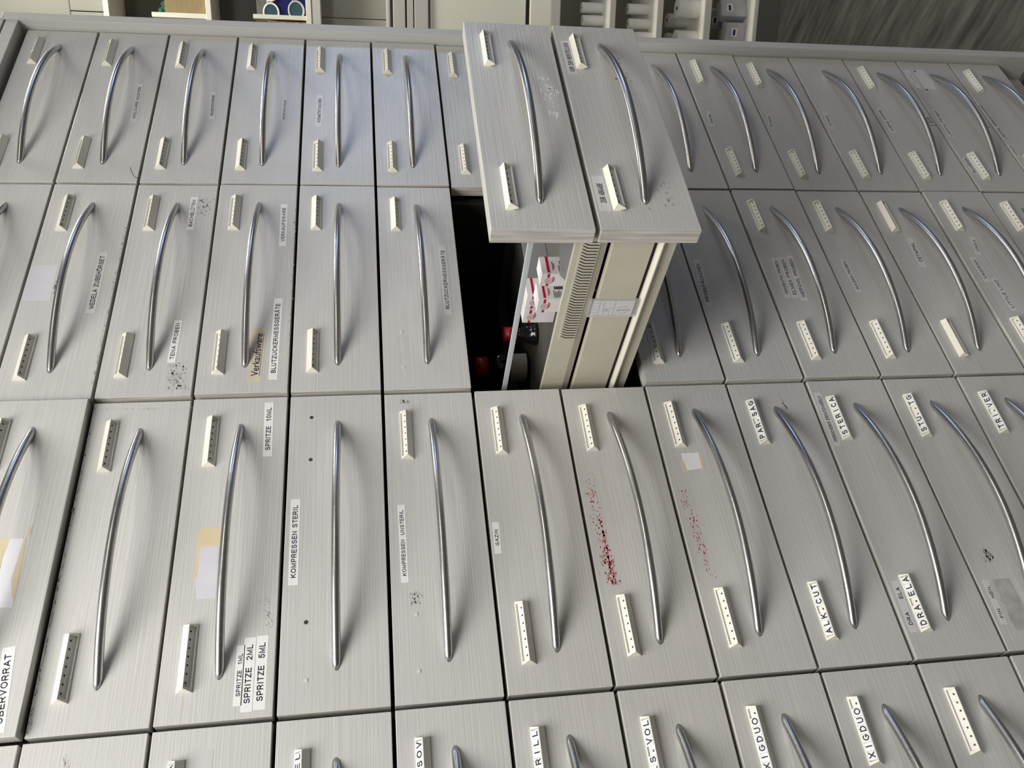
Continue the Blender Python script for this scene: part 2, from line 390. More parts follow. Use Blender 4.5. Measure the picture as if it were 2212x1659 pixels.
def tile_mesh(ch):
    if ch in _tiles: return _tiles[ch]
    bm = bmesh.new(); hw = 0.0365
    top = [facet(x, v, 0.003) for x, v in ((-hw, 0.085), (hw, 0.085), (hw, 0.935), (-hw, 0.935))]
    bot = [facet(x, v, -0.0135) for x, v in ((-hw, 0.085), (hw, 0.085), (hw, 0.935), (-hw, 0.935))]
    T = [bm.verts.new(p) for p in top]; B = [bm.verts.new(p) for p in bot]
    bm.faces.new(T); bm.faces.new(B[::-1])
    for i in range(4): bm.faces.new((T[i], T[(i + 1) % 4], B[(i + 1) % 4], B[i]))
    bmesh.ops.bevel(bm, geom=list({e for f in bm.faces for e in f.edges}), offset=0.0003, segments=1, affect='EDGES')
    bmesh.ops.recalc_face_normals(bm, faces=bm.faces)
    stroke_text(bm, ch, lambda a, b: facet(a, 0.5 - b / SL, 0.0042), 0.03, 0.060, 1, False, 0.20)
    me = bpy.data.meshes.new('letter_tile'); bm.to_mesh(me); bm.free()
    me.materials.append(M['tile']); me.materials.append(M['ink'])
    _tiles[ch] = me
    return me
PANEL, HANDLE = panel_mesh(), handle_mesh()
HOLD = {'U': holder_mesh(False), 'D': holder_mesh(True)}
def at(u, v, y=0.0):
    return Vector((u * S, y * S, -v * S))
def strip(parent, name, text, ua, va, ub, vb, w, frac, m, bold=0.004, underline=False):
    L = math.hypot(ub - ua, vb - va); an = math.atan2(-(vb - va), ub - ua)
    bm = bmesh.new(); t = 0.00016
    box(bm, -L / 2 * S, L / 2 * S, -t, 0.00002, -w / 2 * S, w / 2 * S)
    hs = 0.53
    fn = lambda a, b: Vector((a * S, -t - 0.00008, b * S))
    if all(ch in GLYPH for ch in text): stroke_text(bm, text, fn, L * frac, w * hs, 1)
    else: add_text(bm, text, fn, L * frac, w * hs, 1, 0.012)
    if underline:
        box(bm, -L * frac / 2 * S, L * frac / 2 * S, -t - 0.0001, -t, -0.36 * w * S, -0.33 * w * S, 1)
    o = link(name, bm, [m, M['ink']], parent)
    o.matrix_local = Matrix.Translation(at((ua + ub) / 2, (va + vb) / 2)) @ Matrix.Rotation(-an, 4, 'Y')
    return o
def patch(parent, name, m, pts, t=0.00012):
    bm = bmesh.new(); prism(bm, [(p[0] * S, -p[1] * S) for p in pts], -t, 0.00002, 'y')
    return link(name, bm, m, parent)
def flecks(parent, name, m, a, b, wid, n, size, seed, elong=2.0):
    """scattered little marks between two points of the front"""
    rnd = random.Random(seed); bm = bmesh.new()
    for i in range(n):
        t = rnd.random(); off = rnd.gauss(0, 0.33) * wid
        u = a[0] + (b[0] - a[0]) * t; v = a[1] + (b[1] - a[1]) * t + off
        s = size * rnd.uniform(0.35, 1.3); k = rnd.randint(5, 7)
        ln = rnd.uniform(1, elong); ph = rnd.uniform(-0.5, 0.5)
        vs = []
        for j in range(k):
            g = 2 * math.pi * j / k; rr = s * rnd.uniform(0.6, 1.2)
            x, z = math.cos(g) * rr * ln, math.sin(g) * rr
            vs.append(bm.verts.new(((u + x * math.cos(ph) - z * math.sin(ph)) * S, -0.00009, -(v + x * math.sin(ph) + z * math.cos(ph)) * S)))
        bm.faces.new(vs)
    return link(name, bm, m, parent)
def holes(parent, pts, r=0.020):
    for (u, v) in pts:
        bm = bmesh.new(); cyl(bm, (u * S, -v * S), r * S, -0.0002, 0.0001, 10, 0, 'y')
        link('screw_hole', bm, M['hole'], parent)
RIGHT_U, LEFT_U, HV = 2.815, 0.575, 0.238
rnd = random.Random(5)
PROT = {'A': 0.025, 'B': 0.035, 'C': 0.0, 'D': 0.0}
def drawer(c, r, left, right, label, group=None, prot=None, dz=0.0, du=0.0):
    """left / right: None, 'U', 'D' (slot side) or a string of seven letters"""
    p = PROT[c] + rnd.uniform(-0.012, 0.012) if prot is None else prot
    d = empty('drawer', ((XC[c] + du) * S, -p * S, (ZF - r + dz) * S), label, 'drawer', group or 'drawers of the apothecary cabinet')
    inst('front_panel', PANEL, d); inst('handle', HANDLE, d)
    for spec, u in ((left, LEFT_U), (right, RIGHT_U)):
        if not spec: continue
        flip = spec == 'D'
        h = inst('label_holder', HOLD['D' if flip else 'U'], d, Matrix.Translation(at(u, HV)) @ (Matrix.Rotation(math.radians(-20), 4, 'X') if flip and r >= 6 else Matrix()))
        if len(spec) > 1:
            for k, ch in enumerate(spec):
                if ch != ' ':
                    inst('letter_tile', tile_mesh(ch), h, Matrix.Translation(((k - 3) * 0.0752 * S, 0, 0)))
    return d
STRIPS = [
 ('A', 1, 'MOLICARE MUSTER', 1.245, 0.771, 2.115, 0.753, 0.079, 0.82),
 ('A', 2, 'REGENSCHIRME', 1.341, 0.785, 1.965, 0.757, 0.075, 0.74),
 ('A', 3, 'REGENSCHIRME', 1.344, 0.752, 1.834, 0.758, 0.064, 0.9),
 ('A', 4, 'KOSMETIKTASCHEN', 1.236, 0.234, 1.965, 0.245, 0.084, 0.75),
 ('A', 10, 'Ducray', 1.428, 0.122, 1.807, 0.148, 0.084, 0.6),
 ('A', 11, 'OLIVENÖL', 1.448, 0.098, 1.786, 0.153, 0.07, 0.85),
 ('A', 12, 'OLIVENÖL', 1.447, 0.107, 1.858, 0.136, 0.08, 0.65),
 ('A', 13, 'AVENE SONNE', 1.387, 0.149, 2.005, 0.125, 0.091, 0.85),
 ('A', 14, 'LADIVAL PROBEN', 1.288, 0.116, 2.007, 0.13, 0.084, 0.92),
 ('A', 14, 'ALLGÄUER', 0.406, 0.112, 0.799, 0.11, 0.097, 0.85),
 ('A', 14, '------', 2.60, 0.115, 3.12, 0.095, 0.10, 0.72),
 ('A', 15, 'LADIVAL VERKAUFSWARE', 1.257, 0.075, 2.181, 0.052, 0.087, 0.96),
 ('A', 15, 'ANTHELIOS', 0.843, 0.06, 1.129, 0.064, 0.067, 0.8),
 ('B', 1, 'MEDELA ZUBEHÖRSET', 1.2, 0.783, 2.152, 0.778, 0.101, 0.86),
 ('B', 2, 'BACHBLÜTEN', 2.539, 0.717, 3.128, 0.717, 0.083, 0.82),
 ('B', 2, 'TENA PROBEN', 0.469, 0.733, 1.071, 0.745, 0.084, 0.85),
 ('B', 3, 'VERKAUFSWARE', 2.238, 0.84, 2.991, 0.833, 0.085, 0.8),
 ('B', 3, 'BLUTZUCKERMESSGERÄTE', 0.192, 0.82, 1.375, 0.83, 0.097, 0.85),
 ('B', 3, 'Verkaufsware', 0.168, 0.621, 0.92, 0.647, 0.15, 0.8),
 ('B', 5, 'BLUTZUCKERMESSGERÄTE', 1.096, 0.803, 2.257, 0.807, 0.086, 0.84),
 ('B', 9, 'PROBEPÄCKCHEN', 1.164, 0.102, 1.998, 0.143, 0.094, 0.79),
 ('B', 10, 'OMNIBIOTIC PROBEN', 1.295, 0.201, 2.008, 0.242, 0.084, 0.82),
 ('B', 10, 'ELMEX PROBEN', 1.285, 0.307, 2.025, 0.347, 0.091, 0.85),
 ('B', 10, 'MERIDOL PROBEN', 1.24, 0.414, 2.042, 0.463, 0.091, 0.85),
 ('B', 11, 'EUCERIN PROBEN', 1.393, 0.24, 1.985, 0.229, 0.08, 0.85),
 ('B', 12, 'CETAPHIL', 1.837, 0.369, 2.393, 0.399, 0.099, 0.66),
 ('B', 13, 'LINOLA', 2.044, 0.304, 2.393, 0.371, 0.08, 0.6),
 ('B', 13, 'VAGISAN', 1.526, 0.192, 1.999, 0.181, 0.092, 0.72),
 ('B', 13, 'LITTLE LINO', 1.014, 0.324, 1.602, 0.315, 0.09, 0.85),
 ('C', 1, 'ÜBERVORRAT', 0.057, 0.841, 0.766, 0.779, 0.102, 0.8),
 ('C', 3, 'SPRITZE  10ML', 2.612, 0.809, 3.286, 0.795, 0.094, 0.78),
 ('C', 3, 'SPRITZE  1ML', 0.131, 0.685, 0.656, 0.683, 0.07, 0.7),
 ('C', 3, 'SPRITZE  2ML', 0.075, 0.761, 0.721, 0.76, 0.098, 0.78),
 ('C', 3, 'SPRITZE  5ML', 0.085, 0.867, 0.73, 0.865, 0.102, 0.78),
 ('C', 4, 'KOMPRESSEN STERIL', 1.192, 0.112, 2.099, 0.108, 0.092, 0.84),
 ('C', 5, 'KOMPRESSEN  UNSTERIL', 1.152, 0.15, 1.985, 0.145, 0.072, 0.84),
 ('C', 6, 'GAZIN', 1.383, 0.073, 1.726, 0.08, 0.07, 0.5),
 ('C', 10, 'PERGOVERIS ERSATZNADELN', 2.446, 0.085, 3.19, 0.095, 0.086, 0.84),
 ('C', 10, 'DRA     ELA', 0.28, 0.097, 0.818, 0.113, 0.079, 0.72),
 ('C', 11, 'FIN    HEIL', 0.287, 0.11, 0.761, 0.12, 0.071, 0.72),
]
PAPER = {('B', 3), ('C', 1), ('C', 3), ('C', 4), ('C', 5), ('C', 6), ('B', 2)}
FARC = 'far column beside the end panel'
DRAWERS = {
 ('A', 0): ('U', '   VALO', 'topmost drawer of the far column, lettered tag bar up in its corner'),
 ('A', 1): ('U', 'U', 'far column drawer with a thin hair-like scratch near its lower edge, second from top'),
 ('A', 2): ('D', 'D', 'upper of the two far column drawers marked REGENSCHIRME'),
 ('A', 3): ('D', 'D', 'lower of the two far column drawers marked REGENSCHIRME'),
 ('A', 4): ('U', 'U', 'bluish lit far column drawer marked KOSMETIKTASCHEN'),
 ('A', 5): ('U', 'U', 'bluish lit far column drawer without lettering, below the KOSMETIKTASCHEN one'),
 ('A', 6): ('U', 'U', 'far column drawer half hidden behind the upper pulled-out drawer'),
 ('A', 7): (None, None, 'closed far column drawer covered by the pulled-out pair, upper one'),
 ('A', 8): (None, None, 'closed far column drawer covered by the pulled-out pair, lower one'),
 ('A', 9): (None, None, 'far column drawer showing just its handle beside the lower pulled-out drawer'),
 ('A', 10): ('U', 'U', 'far column drawer with small mixed-case label, second below the pulled-out pair'),
 ('A', 11): ('U', 'U', 'upper OLIVENÖL drawer of the far column, with two tag bars'),
 ('A', 12): ('U', None, 'lower OLIVENÖL drawer of the far column, with one tag bar only'),
 ('A', 13): ('U', 'U', 'far column drawer with handwritten strokes beside its handle and SONNE label'),
 ('A', 14): ('U', None, 'far column drawer with a blank taped patch, second lowest above the floor'),
 ('A', 15): ('U', 'U', 'lowest drawer of the far column, just above the floor'),
 ('B', 0): ('U', 'U', 'highest second-column drawer, cut by the picture edge, handle tip showing'),
 ('B', 1): ('D', 'D', 'second-column drawer with a pale lilac paper scrap behind its handle'),
 ('B', 2): ('U', 'U', 'second-column drawer marked BACHBLÜTEN, with grey glue residue'),
 ('B', 3): ('U', 'U', 'second-column drawer with a beige underlined Verkaufsware sticker'),
 ('B', 4): ('D', 'D', 'second-column drawer with two blank tag bars and no lettering'),
 ('B', 5): (None, 'D', 'second-column drawer marked BLUTZUCKERMESSGERÄTE, directly above the pulled-out pair'),
 ('B', 8): ('U', 'U', 'second-column drawer directly below the pulled-out pair, partly covered by it'),
 ('B', 9): ('U', None, 'second-column drawer marked PROBEPÄCKCHEN'),
 ('B', 10): ('U', 'U', 'second-column drawer with three stacked PROBEN labels'),
 ('B', 11): ('U', 'U', 'second-column drawer with a single small PROBEN label'),
 ('B', 12): ('D', 'D', 'second-column drawer whose cream tag bars turn their blank side up'),
 ('B', 13): ('U', 'U', 'second-column drawer with three scattered small labels along a line'),
 ('B', 14): ('U', 'U', 'lowest second-column drawer in view, near the floor'),
 ('C', 1): ('U', 'D', 'slightly protruding drawer marked ÜBERVORRAT, with torn yellow and white paper'),
 ('C', 2): ('D', 'D', 'third-column drawer beside the ÜBERVORRAT one, plain with two tag bars'),
 ('C', 3): ('D', 'D', 'third-column drawer marked SPRITZE 1ML, 2ML, 5ML and 10ML, yellowed sticker behind handle'),
 ('C', 4): (None, None, 'third-column drawer marked KOMPRESSEN STERIL with bare screw holes'),
 ('C', 5): (None, 'U', 'third-column drawer marked KOMPRESSEN UNSTERIL'),
 ('C', 6): ('U', 'U', 'third-column drawer marked GAZIN'),
 ('C', 7): ('U', 'U', 'third-column drawer with the strong red ink smear'),
 ('C', 8): ('U', 'U', 'third-column drawer with a faded red smear and tape outline'),
 ('C', 9): ('ALK CUT', 'PAR SAG', 'third-column drawer with letter tiles PAR SAG and ALK CUT'),
 ('C', 10): ('DRA ELA', 'STERICA', 'third-column drawer with letter tiles STERICA and DRA ELA'),
 ('C', 11): (None, 'STU  TG', 'third-column drawer with letter tiles STU TG and a scraped grey patch'),
 ('C', 12): (None, 'TRI VER', 'third-column drawer with letter tiles TRI VER'),
 ('B', 15): ('U', 'U', 'bottom second-column drawer just above the floor'),
 ('C', 0): ('U', 'U', 'topmost third-column drawer, above the ÜBERVORRAT one'),
 ('C', 13): ('U', 'U', 'third-column drawer below the TRI VER one, tag bars empty'),
 ('D', 0): ('U', 'U', 'topmost near column drawer under the top rail'),
 ('D', 12): ('U', 'U', 'near column drawer two below the empty tag bar one'),
 ('D', 1): (None, None, 'near column drawer in the picture corner, plain painted sliver'),
 ('D', 2): (None, None, 'near column drawer with a faint grey blotch, no tag bar showing'),
 ('D', 3): (None, '      A', 'near column drawer with tape scrap beside a tag bar tip'),
 ('D', 4): (None, '     EL', 'near column drawer with letter tiles ending in EL'),
 ('D', 5): (None, '    SOV', 'near column drawer with letter tiles ending in SOV'),
 ('D', 6): (None, '   RILL', 'near column drawer with letter tiles ending in RILL'),
 ('D', 7): (None, ' LS VOL', 'near column drawer with letter tiles ending in VOL'),
 ('D', 8): (None, 'XIGDUO ', 'near column drawer with XIGDUO tiles, the upper of two alike, cut off'),
 ('D', 9): (None, 'XIGDUO ', 'near column drawer with XIGDUO tiles, the lower of two alike, fully seen'),
 ('D', 10): (None, 'U', 'near column drawer with an empty tag bar with seven peg holes'),
 ('D', 11): (None, None, 'near column drawer in the bottom corner, narrow sliver below the empty tag bar'),
}
D = {}
for (c, r), (l, rt, lab) in DRAWERS.items():
    D[c, r] = drawer(c, r, l, rt, lab, prot=0.085 if (c, r) == ('C', 1) else None)
OPEN_Y = 2.43
D['B', 6] = drawer('B', 6, 'D', 'D', 'upper of the two pulled-out drawers, open tray holding small medicine boxes', prot=OPEN_Y, dz=0.035)
D['B', 7] = drawer('B', 7, 'D', 'D', 'lower of the two pulled-out drawers, with beige metal side and clear clip', prot=OPEN_Y, dz=0.02)
for k in ((6), (7)):
    D['B', k].rotation_euler = (0, math.radians(0.5), 0)
for (c, r, text, ua, va, ub, vb, w, fr) in STRIPS:
    m = M['label'] if (c, r) in PAPER else M['clear']
    nm = 'label_strip'
    if text == 'Verkaufsware': m = M['beige_label']
    strip(D[c, r], nm, text, ua, va, ub, vb, w, fr, m, 0.0 if w < 0.08 else 0.006, text == 'Verkaufsware')
strip(D['B', 6 + 1], 'label_strip', 'NUR ZUR HERSTELLUNG', 2.42, 0.125, 3.05, 0.125, 0.105, 0.86, M['clear'])
strip(D['B', 6 + 1], 'label_strip', 'ZUR ABGABE', 0.27, 0.105, 0.76, 0.105, 0.11, 0.55, M['clear'])
# papers, glue marks, smears
patch(D['B', 1], 'paper_scrap', M['lilac_paper'], [(1.946, 0.02), (1.958, 0.314), (1.389, 0.326), (1.4, 0.033)])
flecks(D['B', 1], 'tape_scrap', M['grime'], (1.70, 0.345), (1.5, 0.35), 0.02, 26, 0.010, 3)
patch(D['C', 1], 'yellowed_paper', M['yellow'], [(1.799, 0.467), (1.792, 0.566), (1.692, 0.558), (1.66, 0.537), (1.414, 0.548), (1.386, 0.498), (1.468, 0.473)])
patch(D['C', 1], 'yellowed_paper', M['yellow'], [(1.784, 0.69), (1.787, 0.709), (1.18, 0.733), (1.245, 0.698), (1.39, 0.668), (1.535, 0.676), (1.667, 0.685)])
patch(D['C', 1], 'torn_paper', M['white_paper'], [(1.792, 0.566), (1.784, 0.69), (1.663, 0.682), (1.531, 0.674), (1.39, 0.664), (1.245, 0.698), (1.173, 0.727), (1.123, 0.727), (1.127, 0.617), (1.119, 0.517), (1.386, 0.498), (1.414, 0.555), (1.609, 0.547), (1.675, 0.558)])
patch(D['C', 1], 'tape_scrap', M['beige_label'], [(1.90, 0.70), (1.90, 0.735), (1.82, 0.735), (1.82, 0.70)])
patch(D['C', 3], 'yellowed_paper', M['yellow'], [(1.804, 0.204), (1.831, 0.229), (1.833, 0.467), (1.64, 0.458), (1.637, 0.241), (1.392, 0.246), (1.309, 0.224), (1.316, 0.206), (1.41, 0.223)])
patch(D['C', 3], 'torn_paper', M['lilac_paper'], [(1.636, 0.241), (1.64, 0.415), (1.117, 0.428), (1.116, 0.258), (1.3, 0.228), (1.389, 0.246)])
flecks(D['B', 2], 'glue_residue', M['grime'], (3.10, 0.84), (2.80, 0.86), 0.14, 60, 0.010, 11)
flecks(D['B', 2], 'glue_residue', M['grime'], (0.46, 0.80), (0.10, 0.83), 0.16, 130, 0.009, 12)
flecks(D['B', 3], 'glue_residue', M['grime'], (3.1, 0.98), (0.3, 0.975), 0.02, 60, 0.006, 13, 4)
flecks(D['C', 7], 'red_smear', M['red'], (2.20, 0.125), (0.98, 0.175), 0.10, 130, 0.0062, 21, 2.6)
flecks(D['C', 7], 'red_smear', M['red'], (1.72, 0.165), (1.18, 0.185), 0.03, 60, 0.0085, 22, 3.0)
flecks(D['C', 7], 'pink_smear', M['pink'], (1.30, 0.15), (0.98, 0.19), 0.12, 90, 0.007, 24, 3.0)
flecks(D['C', 8], 'pink_smear', M['pink'], (2.00, 0.10), (0.98, 0.19), 0.10, 120, 0.0055, 25, 2.6)
flecks(D['C', 8], 'red_smear', M['red'], (1.8, 0.14), (1.2, 0.19), 0.06, 22, 0.007, 26, 2.6)
patch(D['C', 8], 'tape_scrap', M['label'], [(2.44, 0.22), (2.44, 0.42), (2.24, 0.42), (2.22, 0.21)])
patch(D['C', 8], 'glue_residue', M['yellow'], [(2.34, 0.195), (2.34, 0.225), (2.2, 0.235), (2.19, 0.20)], 0.00016)
patch(D['C', 8], 'glue_residue', M['yellow'], [(2.38, 0.415), (2.38, 0.45), (2.22, 0.44), (2.22, 0.41)], 0.00016)
patch(D['C', 11], 'scraped_patch', M['scrape'], [(0.76, 0.20), (0.76, 0.40), (0.22, 0.42), (0.22, 0.19)])
flecks(D['C', 11], 'glue_residue', M['grime'], (0.72, 0.28), (0.25, 0.30), 0.18, 90, 0.008, 31, 3)
flecks(D['C', 11], 'glue_residue', M['grime'], (1.1, 0.27), (0.95, 0.28), 0.10, 60, 0.009, 32, 3)
flecks(D['C', 9], 'scuff_mark', M['scuff'], (3.2, 0.62), (2.98, 0.64), 0.02, 16, 0.008, 33, 5)
flecks(D['C', 10], 'scuff_mark', M['grime'], (1.28, 0.70), (1.05, 0.72), 0.05, 16, 0.006, 34, 4)
flecks(D['C', 3], 'glue_residue', M['grime'], (1.1, 0.88), (0.8, 0.93), 0.07, 50, 0.005, 35, 3)
flecks(D['C', 5], 'glue_residue', M['grime'], (1.05, 0.24), (0.93, 0.24), 0.08, 40, 0.007, 36, 3)
flecks(D['C', 5], 'glue_residue', M['grime'], (3.28, 0.22), (3.22, 0.24), 0.09, 34, 0.006, 37, 3)
flecks(D['C', 2], 'scuff_mark', M['grime'], (3.3, 0.03), (0.05, 0.035), 0.018, 170, 0.006, 38, 4)
flecks(D['C', 2], 'scuff_mark', M['grime'], (3.28, 0.1), (3.26, 0.9), 0.3, 40, 0.004, 39, 3)
flecks(D['B', 1], 'scuff_mark', M['grime'], (2.6, 0.965), (0.2, 0.97), 0.01, 70, 0.006, 40, 5)
flecks(D['B', 7], 'scuff_mark', M['grime'], (2.9, 0.55), (2.3, 0.72), 0.2, 40, 0.012, 41, 2)
flecks(D['B', 7], 'scuff_mark', M['grime'], (0.7, 0.70), (0.3, 0.75), 0.25, 22, 0.010, 42, 3)
flecks(D['B', 6], 'tape_scrap', M['label'], (2.35, 0.80), (1.7, 0.86), 0.16, 26, 0.016, 43, 4)
flecks(D['D', 2], 'glue_residue', M['grime'], (3.24, 0.38), (3.0, 0.42), 0.1, 40, 0.006, 44, 3)
patch(D['D', 3], 'tape_scrap', M['bag'], [(3.18, 0.36), (3.17, 0.52), (2.9, 0.52), (2.9, 0.34)])
patch(D['A', 14], 'tape_scrap', M['clear'], [(3.13, 0.20), (3.13, 0.42), (2.58, 0.43), (2.58, 0.22)], 0.00008)
for c, r, u, v in (('A', 13, 1.70, 0.90), ('A', 14, 1.68, 0.86)):
    bm = bmesh.new()
    for a, b in (((0.09, -0.07), (0.09, 0.07)), ((0.09, 0.0), (-0.02, 0.05)), ((-0.02, -0.05), (-0.02, 0.05)), ((-0.10, -0.02), (-0.10, 0.08))):
        tube(bm, [((u + a[0]) * S, -0.0002, -(v + a[1]) * S), ((u + b[0]) * S, -0.0002, -(v + b[1]) * S)], 0.0004, 5)
    link('pen_mark', bm, M['ink'], D[c, r])
bm = bmesh.new()
tube(bm, [((0.10 + 0.22 * t) * S, -0.0002, -(0.99 - 0.13 * t ** 0.5) * S) for t in [i / 10 for i in range(11)]], 0.0003, 4)
link('hair', bm, M['ink'], D['A', 1])
holes(D['A', 14], [(3.08, 0.24), (2.56, 0.24)])
holes(D['C', 4], [(3.076, 0.241), (2.552, 0.243), (0.826, 0.24)])
for dd, pts in ((D['B', 5], [(0.848, 0.239), (0.326, 0.239)]), (D['C', 5], [(0.83, 0.241), (0.302, 0.239)]), (D['C', 4], [(0.299, 0.253)])):
    for (u, v) in pts:
        bm = bmesh.new(); cyl(bm, (u * S, -v * S), 0.016 * S, -0.0006, 0.0001, 8, 0, 'y', 0.010 * S)
        link('screw_stub', bm, M['clear'], dd)

# ---- the two pulled-out trays (coordinates in rows, measured from each drawer's own front)
def bx(name, parent, m, x0, x1, y0, y1, k0, k1, bev=0.0):
    bm = bmesh.new(); box(bm, x0 * S, x1 * S, y0 * S, y1 * S, -k1 * S, -k0 * S, 0, bev * S)
    return link(name, bm, m, parent)
d6, d7 = D['B', 6], D['B', 7]
BACK = 4.6
# upper tray: low beige side with a ribbed strip, aluminium rail above it
bx('tray_floor', d6, M['tray_shade'], 0.15, 3.2, 0.17, BACK, 0.985, 1.0)
bm = bmesh.new(); prism(bm, [(x * S, -k * S) for x, k in ((0.150, 0.845), (0.122, 0.845), (0.118, 0.852), (0.118, 1.095), (0.140, 1.170), (0.165, 1.170), (0.150, 1.09))], 0.17 * S, BACK * S, 'y')
link('side_wall', bm, M['beige_metal'], d6)
bm = bmesh.new()
box(bm, 0.112 * S, 0.119 * S, 0.17 * S, 1.68 * S, -1.093 * S, -0.915 * S, 0)
for i in range(36):
    y = 0.20 + i * 0.0405
    # chevron slots: slanting above, straight below
    pts = [(y, -0.930), (y + 0.013, -0.930), (y + 0.045, -0.985), (y + 0.045, -1.085), (y + 0.030, -1.085), (y + 0.030, -0.988)]
    prism(bm, [(q[0] * S, q[1] * S) for q in pts], 0.1105 * S, 0.1125 * S, 'x', 1)
link('ribbed_strip', bm, [M['beige_metal'], M['hole']], d6)
bx('side_wall', d6, M['tray_shade'], 3.20, 3.24, 0.17, BACK, 0.845, 1.0, 0.01)
bx('back_wall', d6, M['tray_shade'], 0.15, 3.2, BACK - 0.03, BACK, 0.845, 1.0)
bm = bmesh.new(); box(bm, 0.115 * S, 0.140 * S, 0.17 * S, 2.62 * S, -0.452 * S, -0.396 * S, 0, 0.006 * S)
link('gallery_rail', bm, M['rail'], d6)
bm = bmesh.new(); prism(bm, [(a * S, -b * S) for a, b in ((0.17, 0.70), (0.17, 0.98), (0.92, 0.98), (0.90, 0.90), (0.84, 0.86), (0.79, 0.83), (0.74, 0.785), (0.36, 0.722))], 0.160 * S, 0.172 * S, 'x')
link('divider', bm, M['plastic'], d6)
bx('divider', d6, M['plastic'], 1.0, 3.15, 1.75, 1.77, 0.70, 0.98, 0.004)
# lower tray: high beige side, groove, light rail, lower flange
bx('tray_floor', d7, M['tray_shade'], 0.15, 3.2, 0.17, BACK, 0.80, 0.83)
bm = bmesh.new(); box(bm, 0.118 * S, 0.165 * S, 0.17 * S, BACK * S, -0.612 * S, -0.19 * S)
bmesh.ops.bevel(bm, geom=[e for e in bm.edges if all(v.co.z > -0.2 * S for v in e.verts) and abs(e.verts[0].co.y - e.verts[1].co.y) > S], offset=0.022 * S, segments=4, affect='EDGES')
link('side_wall', bm, M['beige_metal'], d7)
bx('groove', d7, M['dark'], 0.150, 0.168, 0.17, BACK, 0.60, 0.662)
bm = bmesh.new(); prism(bm, [(0.165 * S, -0.650 * S), (0.088 * S, -0.688 * S), (0.088 * S, -0.700 * S), (0.165 * S, -0.704 * S)], 0.17 * S, BACK * S, 'y')
link('runner_rail', bm, M['beige_light'], d7)
bx('lower_flange', d7, M['beige_metal'], 0.135, 0.165, 0.17, BACK, 0.702, 0.845, 0.004)
bx('side_wall', d7, M['tray_shade'], 3.20, 3.24, 0.17, BACK, 0.19, 0.83, 0.01)
bx('back_wall', d7, M['tray_shade'], 0.15, 3.2, BACK - 0.03, BACK, 0.2, 0.82)
bx('divider', d7, M['plastic'], 0.17, 3.2, 0.98, 1.0, 0.12, 0.80, 0.005)
# clear clip with its printed card on the beige side
CY0, CY1, CK0, CK1 = OPEN_Y - 1.385, OPEN_Y - 1.125, 0.150, 0.640
bm = bmesh.new()
box(bm, 0.090 * S, 0.096 * S, CY0 * S, CY1 * S, -CK1 * S, -CK0 * S, 0, 0.0015 * S)
box(bm, 0.096 * S, 0.120 * S, (CY0) * S, (CY0 + 0.008) * S, -CK1 * S, -CK0 * S)
box(bm, 0.096 * S, 0.120 * S, (CY1 - 0.008) * S, CY1 * S, -CK1 * S, -CK0 * S)
box(bm, 0.090 * S, 0.19 * S, CY0 * S, CY1 * S, -(CK0) * S, -(CK0 - 0.010) * S)
clip = link('clear_clip', bm, M['clearp'], d7)
bm = bmesh.new()
cy0, cy1, ck0, ck1 = CY0 + 0.02, CY1 - 0.02, CK0 + 0.02, CK1 - 0.03
box(bm, 0.100 * S, 0.1035 * S, cy0 * S, cy1 * S, -ck1 * S, -ck0 * S)
cf = lambda y0, y1, k0, k1: box(bm, 0.0992 * S, 0.1000 * S, y0 * S, y1 * S, -k1 * S, -k0 * S, 1)
mid = (cy0 + cy1) / 2
cf(cy0, cy1, ck0 + 0.075, ck0 + 0.079)
for i in range(4): cf(cy0 + 0.03 + i * 0.05, cy0 + 0.033 + i * 0.05, ck0, ck0 + 0.075)
cf(cy0, cy1, ck0 + 0.235, ck0 + 0.239); cf(mid, mid + 0.003, ck0 + 0.19, ck0 + 0.235); cf(mid, cy1, ck0 + 0.19, ck0 + 0.193)
kk = ck0 + 0.34; yy = mid + 0.03
bmc = [( 0.0993 * S, (yy + 0.055 * math.cos(t)) * S, -(kk + 0.055 * math.sin(t)) * S) for t in [2 * math.pi * i / 24 for i in range(24)]]
tube(bm, bmc, 0.0015 * S, 4, 1, True)
cfn = lambda cy, ck: (lambda a, b: Vector((0.0990 * S, (cy + b) * S, -(ck - a) * S)))
add_text(bm, 'PHOENIX', cfn(yy, kk), 0.15, 0.022, 1, 0.02)
add_text(bm, '· · · · · · ·', cfn(cy0 + 0.035, kk), 0.20, 0.02, 1, 0.0)
add_text(bm, '21', cfn(mid + 0.03, ck0 + 0.155), 0.045, 0.035, 1, 0.02)
pts = [(0.0992 * S, (cy0 + 0.02 + i * 0.018) * S, -(ck0 + 0.115 + 0.013 * math.sin(i * 2.1) + 0.002 * i) * S) for i in range(11)]
tube(bm, pts, 0.0022 * S, 4, 1)
link('printed_card', bm, [M['box_white'], M['ink']], clip)

